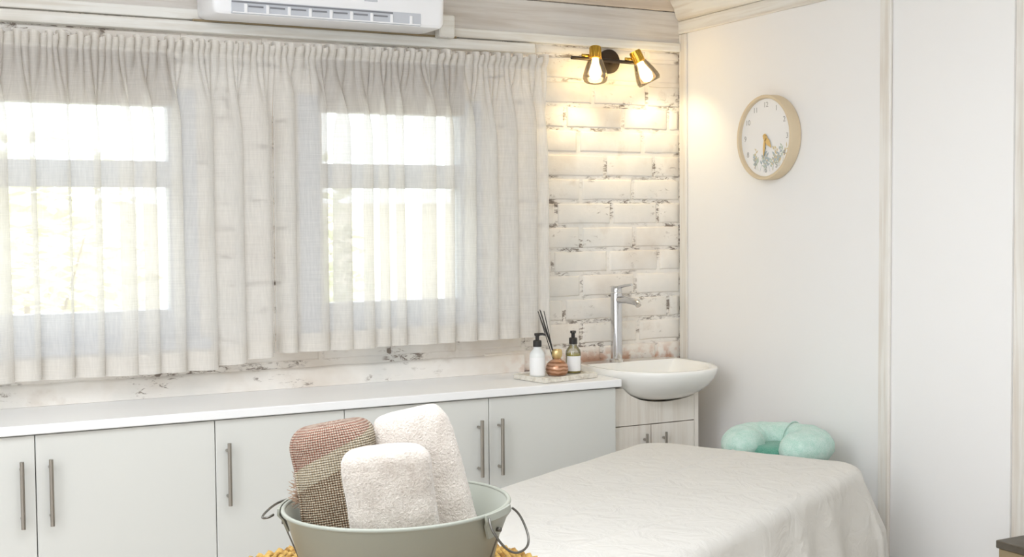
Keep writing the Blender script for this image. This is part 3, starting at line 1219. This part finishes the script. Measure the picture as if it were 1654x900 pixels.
df = thing('reed_diffuser', 'rounded copper reed diffuser with black sticks between two pump bottles', 'diffuser', (-0.642, -0.238, TZ))
dx_, dy_ = -0.642, -0.238
bm = bmesh.new()
lathe(bm, [(0.0, 0.0), (0.026, 0.0), (0.033, 0.006), (0.036, 0.018), (0.0355, 0.028), (0.031, 0.038), (0.022, 0.046), (0.014, 0.050), (0.012, 0.053)], (dx_, dy_, TZ), (0, 0, 1), 36)
obj('flask', bm, 'copper', df, smooth=True, angle=60)
bm = bmesh.new()
lathe(bm, [(0.011, 0.052), (0.0125, 0.055), (0.0165, 0.061), (0.0175, 0.068), (0.0165, 0.078), (0.0145, 0.082), (0.012, 0.0825), (0.011, 0.07)], (dx_, dy_, TZ), (0, 0, 1), 28)
obj('collar', bm, 'pale_gold', df, smooth=True, angle=60)
for k, (ex, ey, ez) in enumerate(((-0.062, 0.010, 0.205), (-0.056, 0.004, 0.207), (-0.052, 0.016, 0.209), (-0.048, -0.004, 0.206), (-0.066, -0.002, 0.200))):
    bm = bmesh.new()
    o0 = Vector((dx_ + 0.004 - 0.002 * k, dy_ + 0.002 * (k - 2), TZ + 0.030))
    rod(bm, o0, (dx_ + ex, dy_ + ey, TZ + ez), 0.0014, 6)
    obj('reed', bm, 'black', df)

# ------------------------------------------------------------------ massage table, sheet and face cushion
AX = Vector((0.883, 0.469, 0)).normalized()
NX_ = Vector((AX.y, -AX.x, 0))
A_HEAD, A_FOOT, N_L, N_R, BZ = -0.725, -2.16, 0.25, 0.94, 0.748


def bed(a, n, z):
    return AX * a + NX_ * n + Vector((0, 0, z))


bt = thing('massage_table', 'padded massage table hidden under the ivory sheet', 'massage table', bed(-1.45, 0.595, 0))


def slab(bm, a0, a1, n0, n1, z0, z1, rc=0.06):
    pts = []
    for ca, cn, st in ((a1 - rc, n1 - rc, 0), (a0 + rc, n1 - rc, 1), (a0 + rc, n0 + rc, 2), (a1 - rc, n0 + rc, 3)):
        for k in range(5):
            t = (st + k / 4) * PI / 2
            pts.append((ca + rc * math.cos(t), cn + rc * math.sin(t)))
    loft(bm, [[bed(a, n, z) for a, n in pts] for z in (z0, z1)])


bm = bmesh.new()
slab(bm, A_FOOT + 0.012, A_HEAD - 0.012, N_L + 0.012, N_R - 0.012, 0.66, BZ - 0.01, 0.09)
obj('pad', bm, 'sheet', bt, smooth=True, angle=40)
for a in (A_FOOT + 0.15, A_HEAD - 0.15):
    for n in (N_L + 0.08, N_R - 0.08):
        bm = bmesh.new()
        rod(bm, bed(a, n, 0), bed(a, n, 0.66), 0.018, 10)
        obj('leg', bm, 'ply', bt, smooth=True, angle=40)
bm = bmesh.new()
for n in (0.54, 0.66):
    rod(bm, bed(A_HEAD - 0.05, n, 0.672), bed(A_HEAD + 0.24, n, 0.672), 0.009, 10)
slab(bm, A_HEAD + 0.06, A_HEAD + 0.26, 0.49, 0.71, 0.677, 0.684, 0.05)
obj('headrest_arm', bm, 'steel', bt, smooth=True, angle=40)

# sheet: rectangular cloth laid on the rounded pad, folding down outside the edge
RE, RCORN = 0.035, 0.10


def sheet_pt(a, n):
    # core rectangle inset so that distance outside drives the fold
    ia0, ia1 = A_FOOT + RCORN, A_HEAD - RCORN
    in0, in1 = N_L + RCORN, N_R - RCORN
    qa, qn = min(max(a, ia0), ia1), min(max(n, in0), in1)
    va_, vn = a - qa, n - qn
    L = math.hypot(va_, vn)
    flat = RCORN - RE
    ws = Vector((a * 3.2, n * 7.0, 1.3))
    wr = 0.0018 * noise.noise(ws) + 0.0012 * noise.noise(ws * 2.7)
    if L <= flat:
        z = BZ + wr
        # ironed crease down the middle
        dn = n - (0.56 + 0.012 * math.sin(a * 2))
        z += 0.0030 * math.exp(-(dn / 0.0045) ** 2) - 0.0015 * math.exp(-((dn - 0.011) / 0.006) ** 2)
        # second, fainter crease nearer the camera
        dn2 = n - 0.80 - 0.22 * (a + 1.55)
        z += 0.0024 * math.exp(-(dn2 / 0.007) ** 2) * max(0, min(1, (-1.3 - a) * 4))
        return bed(a, n, z)
    ua, un = va_ / L, vn / L
    d = L - flat
    if d < RE * PI / 2:
        h = RE * math.sin(d / RE)
        v = RE * (1 - math.cos(d / RE))
    else:
        e = d - RE * PI / 2
        h = RE + 0.10 * e
        v = RE + e * 0.99
    corner = abs(ua * un) * 2
    per = (qa - qn) * 1.0 + math.atan2(un, ua) * 0.16
    k = min(1, max(0, (v - 0.02) / 0.16))
    rip = k * (0.013 * math.sin(per * 26 + 1.3 * math.sin(per * 7)) + 0.004 * noise.noise(Vector((per * 18, v * 2, 5))))
    rip += corner * k * 0.06 * math.sin(math.atan2(un, ua) * 9.0 + 0.6)
    h += rip + 0.012 * k
    return bed(qa + ua * (flat + h), qn + un * (flat + h), BZ - v + wr)


DROP = 0.50
bm = bmesh.new()
a0, a1, n0, n1 = A_FOOT - DROP, A_HEAD + DROP * 0.9, N_L - DROP, N_R + DROP
na, nn = 260, 440
V = [[bm.verts.new(sheet_pt(a0 + (a1 - a0) * i / na, n0 + (n1 - n0) * j / nn)) for j in range(nn + 1)] for i in range(na + 1)]
for i in range(na):
    for j in range(nn):
        bm.faces.new((V[i][j], V[i + 1][j], V[i + 1][j + 1], V[i][j + 1]))
sh = obj('bed_sheet', bm, 'sheet', smooth=True)
tag(sh, 'ivory sheet with a centre crease draped over the massage table', 'sheet')

# face cushion: horseshoe of mint fleece beyond the head end
FC = bed(-0.575, 0.605, 0)
fc = thing('face_cushion', 'mint green horseshoe face cushion at the head of the massage table', 'cushion', FC + Vector((0, 0, 0.717)))
bm = bmesh.new()
G = math.radians(20)
NU, NV = 96, 28
rings = []
base = math.atan2(-AX.y, -AX.x) + math.radians(4)
for i in range(NU + 1):
    q = i / NU
    th = base + G + (2 * PI - 2 * G) * q
    end = min(q, 1 - q) * (2 * PI - 2 * G) * 0.112
    er = 0.062
    k = math.sqrt(max(0.0, 1 - (1 - min(1, end / er)) ** 2)) if end < er else 1.0
    k = max(k, 0.02)
    ring = []
    for j in range(NV):
        ph = 2 * PI * j / NV
        w = 1 + 0.05 * noise.noise(Vector((th * 5, ph * 1.2, 2))) + 0.03 * math.sin(ph * 3 + th * 14) * (0.5 + 0.5 * noise.noise(Vector((th * 2, 0, 9))))
        ra = 0.063 * k * w
        rz = 0.050 * k * w
        R = 0.100 + ra * math.cos(ph)
        ring.append(FC + Vector((R * math.cos(th), R * math.sin(th), 0.742 + rz * math.sin(ph))))
    rings.append(ring)
loft(bm, rings)
obj('ring_pad', bm, 'mint', fc, smooth=True)
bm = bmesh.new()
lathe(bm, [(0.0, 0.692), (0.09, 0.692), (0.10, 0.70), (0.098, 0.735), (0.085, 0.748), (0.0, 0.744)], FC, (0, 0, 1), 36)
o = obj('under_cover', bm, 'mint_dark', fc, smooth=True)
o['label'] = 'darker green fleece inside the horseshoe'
bm = bmesh.new()
pts = []
th = base + PI + math.radians(-8)
for j in range(15):
    ph = PI * j / 14
    R = 0.100 + 0.0705 * math.cos(ph)
    pts.append(FC + Vector((R * math.cos(th), R * math.sin(th), 0.742 + 0.0525 * math.sin(ph))))
tube(bm, pts, 0.0022, 6)
obj('seam', bm, 'mint', fc, smooth=True)

# ------------------------------------------------------------------ rattan stool, tub and towels
SX, SY, SZ = -1.920, -1.966, 0.875
st = thing('rattan_stool', 'tall round woven rattan stool holding the towel tub', 'stool', (SX, SY, 0))
bm = bmesh.new()
lathe(bm, [(0.0, SZ - 0.022), (0.245, SZ - 0.022), (0.252, SZ - 0.012), (0.245, SZ - 0.004), (0.0, SZ - 0.004)], (SX, SY, 0), (0, 0, 1), 48)
obj('seat_board', bm, 'rattan_dark', st, smooth=True, angle=40)
bm = bmesh.new()
NS = 64
for ri in range(18):
    R = 0.035 + 0.0127 * ri
    pts = []
    n = max(24, int(R * 2 * PI / 0.009) // 2 * 2)
    for k in range(n):
        a = 2 * PI * k / n
        pts.append((SX + R * math.cos(a), SY + R * math.sin(a), SZ - 0.0045 + 0.0032 * math.cos(PI * k + PI * ri)))
    tube(bm, pts, 0.0047, 5, closed=True)
w = obj('weave', bm, 'rattan', st, smooth=True)
w['kind'] = 'stuff'
bm = bmesh.new()
pts = [(SX + 0.256 * math.cos(2 * PI * k / 160), SY + 0.256 * math.sin(2 * PI * k / 160), SZ - 0.007 + 0.004 * math.cos(PI * k)) for k in range(160)]
tube(bm, pts, 0.007, 6, closed=True)
pts = [(SX + 0.256 * math.cos(2 * PI * k / 160), SY + 0.256 * math.sin(2 * PI * k / 160), SZ - 0.020 - 0.004 * math.cos(PI * k)) for k in range(160)]
tube(bm, pts, 0.007, 6, closed=True)
obj('rim', bm, 'rattan', st, smooth=True)
for k in range(4):
    a = PI / 4 + k * PI / 2
    bm = bmesh.new()
    rod(bm, (SX + 0.19 * math.cos(a), SY + 0.19 * math.sin(a), SZ - 0.022), (SX + 0.23 * math.cos(a), SY + 0.23 * math.sin(a), 0), 0.016, 10)
    obj('leg', bm, 'rattan', st, smooth=True, angle=40)

TC = Vector((-1.914, -2.0195, SZ + 0.003))
TH, TR, TB = 0.122, 0.160, 0.124
tilt = Matrix.Translation(TC) @ Matrix.Rotation(math.radians(-1.2), 4, Vector((0.462, 0.887, 0))) @ Matrix.Translation(-TC)
tb = thing('tub', 'round sage green metal tub holding three rolled towels', 'tub', TC)
bm = bmesh.new()
lathe(bm, [(0.0, 0.003), (TB, 0.003), (TB + 0.003, 0.006), (TR - 0.002, TH - 0.003), (TR + 0.002, TH), (TR + 0.001, TH + 0.002), (TR - 0.003, TH), (TB - 0.001, 0.009), (0.0, 0.008)], TC, (0, 0, 1), 80)
bmesh.ops.transform(bm, matrix=tilt, verts=bm.verts)
obj('shell', bm, 'sage_metal', tb, smooth=True, angle=50)
bm = bmesh.new()
tube(bm, [TC + Vector((TR * math.cos(2 * PI * k / 80), TR * math.sin(2 * PI * k / 80), TH)) for k in range(80)], 0.0032, 8, closed=True)
bmesh.ops.transform(bm, matrix=tilt, verts=bm.verts)
obj('rolled_rim', bm, 'sage_metal', tb, smooth=True)
# ears and wire handles, right ear turned slightly towards the camera
for name, az in (('right', math.radians(-54)), ('left', math.radians(150))):
    er = Vector((math.cos(az), math.sin(az), 0))
    et = Vector((-er.y, er.x, 0))
    bm = bmesh.new()
    rows = []
    for h, rad, wd in ((TH + 0.003, TR + 0.0065, 0.036), (TH - 0.006, TR + 0.0075, 0.036), (TH - 0.014, TR + 0.0015, 0.030), (TH - 0.034, TR - 0.004, 0.017)):
        rows.append([TC + er * (math.sqrt(max(0, rad * rad - (wd * s) ** 2)) + 0.001) + et * wd * s + Vector((0, 0, h)) for s in (-1, -0.6, -0.2, 0.2, 0.6, 1)])
    inner_rows = [[p - er * 0.0035 for p in r] for r in rows]
    loft(bm, [r + list(reversed(q)) for r, q in zip(rows, inner_rows)])
    bmesh.ops.transform(bm, matrix=tilt, verts=bm.verts)
    ear = obj('ear', bm, 'sage_metal', tb, smooth=True, angle=40)
    bm = bmesh.new()
    rod(bm, TC + er * (TR - 0.001) + Vector((0, 0, TH - 0.024)), TC + er * (TR + 0.006) + Vector((0, 0, TH - 0.024)), 0.003, 10)
    bmesh.ops.transform(bm, matrix=tilt, verts=bm.verts)
    obj('rivet', bm, 'wire', ear, smooth=True)
    # seam down the side of the tub
    bm = bmesh.new()
    rod(bm, TC + er * (TB + 0.0035) + Vector((0, 0, 0.005)), TC + er * (TR + 0.0005) + Vector((0, 0, TH - 0.034)), 0.0011, 6)
    bmesh.ops.transform(bm, matrix=tilt, verts=bm.verts)
    obj('side_seam', bm, 'wire', tb)
    # wire bail: hangs out and down from the ear
    o_ = TC + er * (TR + 0.008) + Vector((0, 0, TH - 0.003))
    dn = (Vector((0, 0, -1)) + er * 0.62).normalized()
    loop = [(-0.034, -0.002), (-0.041, 0.006), (-0.043, 0.018), (-0.038, 0.038), (-0.028, 0.050), (-0.012, 0.056), (0.012, 0.056), (0.028, 0.050), (0.038, 0.038), (0.043, 0.018), (0.041, 0.006), (0.034, -0.002)]
    if name == 'left':
        dn = (er * 1.0 + Vector((0, 0, -0.25))).normalized()
        loop = [(a * 1.3, b * 0.36) for a, b in loop]
    bm = bmesh.new()
    P = [o_ + et * a + dn * b for a, b in loop]
    # smooth by midpoint subdivision
    for _ in range(2):
        Q = [P[0]]
        for p, q in zip(P[:-1], P[1:]):
            Q += [p * 0.75 + q * 0.25, p * 0.25 + q * 0.75]
        Q.append(P[-1])
        P = Q
    tube(bm, P, 0.0017, 8)
    bmesh.ops.transform(bm, matrix=tilt, verts=bm.verts)
    obj('wire_handle', bm, 'wire', tb, smooth=True)


def towel(name, label, base, top, w, d, facing, mat, seed, round_top=0.03, taper=0.0, slant=0.0, fuzz=0.0012, nexp=2.7):
    base, top = Vector(base), Vector(top)
    ax = (top - base).normalized()
    H = (top - base).length
    f = Vector(facing)
    f = (f - ax * f.dot(ax)).normalized()          # towards the viewer
    s = ax.cross(f).normalized()                   # sideways (right seen from the front is -s)
    NA, NH = 150, 74
    prof = [(0.78, 0.0), (0.9, 0.004)] + [(1.0, 0.012 + (H - round_top - 0.012) * k / NH) for k in range(NH + 1)]
    for k in range(1, 13):
        t = k / 12 * PI / 2
        prof.append((1 - (1 - math.cos(t)) * 0.36, H - round_top + round_top * math.sin(t)))
    for k in range(1, 9):
        prof.append((0.64 * (1 - k / 8) + 0.0, H - 0.004 * (k / 8)))
    bm = bmesh.new()
    uvl = bm.loops.layers.uv.new('cloth')
    rows, uv = [], {}
    for sc, h in prof:
        row = []
        for i in range(NA):
            t = 2 * PI * i / NA
            c, sn = math.cos(t), math.sin(t)
            # rolled edge: one overlap step on the side away from the camera-left
            tt = ((t - 2.6) % (2 * PI)) / (2 * PI)
            rr_ = 1 + 0.045 * (1 - tt)
            k = (abs(c) ** nexp + abs(sn) ** nexp) ** (-1 / nexp)
            q = sc * rr_ * (1 + taper * (h / H - 0.5))
            x, y = c * k * w / 2 * q, sn * k * d / 2 * q
            p = base + ax * (h + slant * x * min(1, h / H)) + s * x + f * y
            nz = noise.noise(p * 410 + Vector((seed, 0, 0))) * fuzz + noise.noise(p * 28 + Vector((0, seed, 0))) * 0.0022
            ctr = base + ax * h
            dirn = (p - ctr)
            dirn = dirn.normalized() if dirn.length > 1e-5 else ax
            if sc < 0.6:
                dirn = ax
            v = bm.verts.new(p + dirn * nz)
            uv[v] = (i / NA, h * 10)
            row.append(v)
        rows.append(row)
    for a, b in zip(rows[:-1], rows[1:]):
        for i in range(NA):
            j = (i + 1) % NA
            fc_ = bm.faces.new((a[i], a[j], b[j], b[i]))
            for lp in fc_.loops:
                u_, v_ = uv[lp.vert]
                if j == 0 and lp.vert in (a[0], b[0]):
                    u_ = 1.0
                lp[uvl].uv = (u_, v_)
    bm.faces.new(rows[0])
    bm.faces.new(rows[-1])
    o = obj(name, bm, mat, smooth=True)
    return o


VW = (-0.462, -0.887, 0.25)
TF = TC.z + 0.0095
t1 = towel('towel', 'brown and cream woven towel with a rust band, leftmost in the tub', (-1.964, -1.984, TF), (-1.993, -1.958, 1.113), 0.120, 0.085, VW, 'woven', 3, 0.030, fuzz=0.0006)
tag(t1, t1.name and 'brown and cream woven towel with a rust band, leftmost in the tub', 'towel', 'rolled towels in the tub')
bm = bmesh.new()
rf = random.Random(2)
for k in range(70):
    q = Vector((-2.030 + rf.uniform(-0.004, 0.006), -1.945 + rf.uniform(-0.01, 0.01), 1.030 - 0.032 * k / 70))
    dd = Vector((-0.887, 0.462, 0)) * rf.uniform(0.010, 0.020) + Vector((0, 0, rf.uniform(-0.014, 0.016)))
    rod(bm, q, q + dd, 0.0010, 5, 0.0005)
o = obj('fringe', bm, 'fringe', t1)
o['kind'] = 'stuff'
t2 = towel('towel', '', (-1.934, -2.087, TF), (-1.961, -2.086, 1.095), 0.118, 0.062, VW, 'terry', 11, 0.022, slant=-0.05, fuzz=0.0010)
tag(t2, 'shorter cream terry towel standing at the front of the tub', 'towel', 'rolled towels in the tub')
t3 = towel('towel', '', (-1.846, -2.029, TF), (-1.889, -1.994, 1.128), 0.122, 0.085, VW, 'terry', 23, 0.062, taper=-0.10, fuzz=0.0010)
tag(t3, 'tall cream terry towel leaning behind, rightmost in the tub', 'towel', 'rolled towels in the tub')

# ------------------------------------------------------------------ small wooden cabinet at the right border
sc_ = thing('side_cabinet', 'low wooden cabinet with a dark top at the right edge by the doorway', 'cabinet', (-0.09, -1.7, 0))
obj('top', B(-0.165, -0.015, -1.86, -1.545, 0.599, 0.618, bev=0.002), 'dark_wood', sc_)
obj('body', B(-0.16, -0.02, -1.855, -1.55, 0.0, 0.599, bev=0.002), 'tan_wood', sc_)
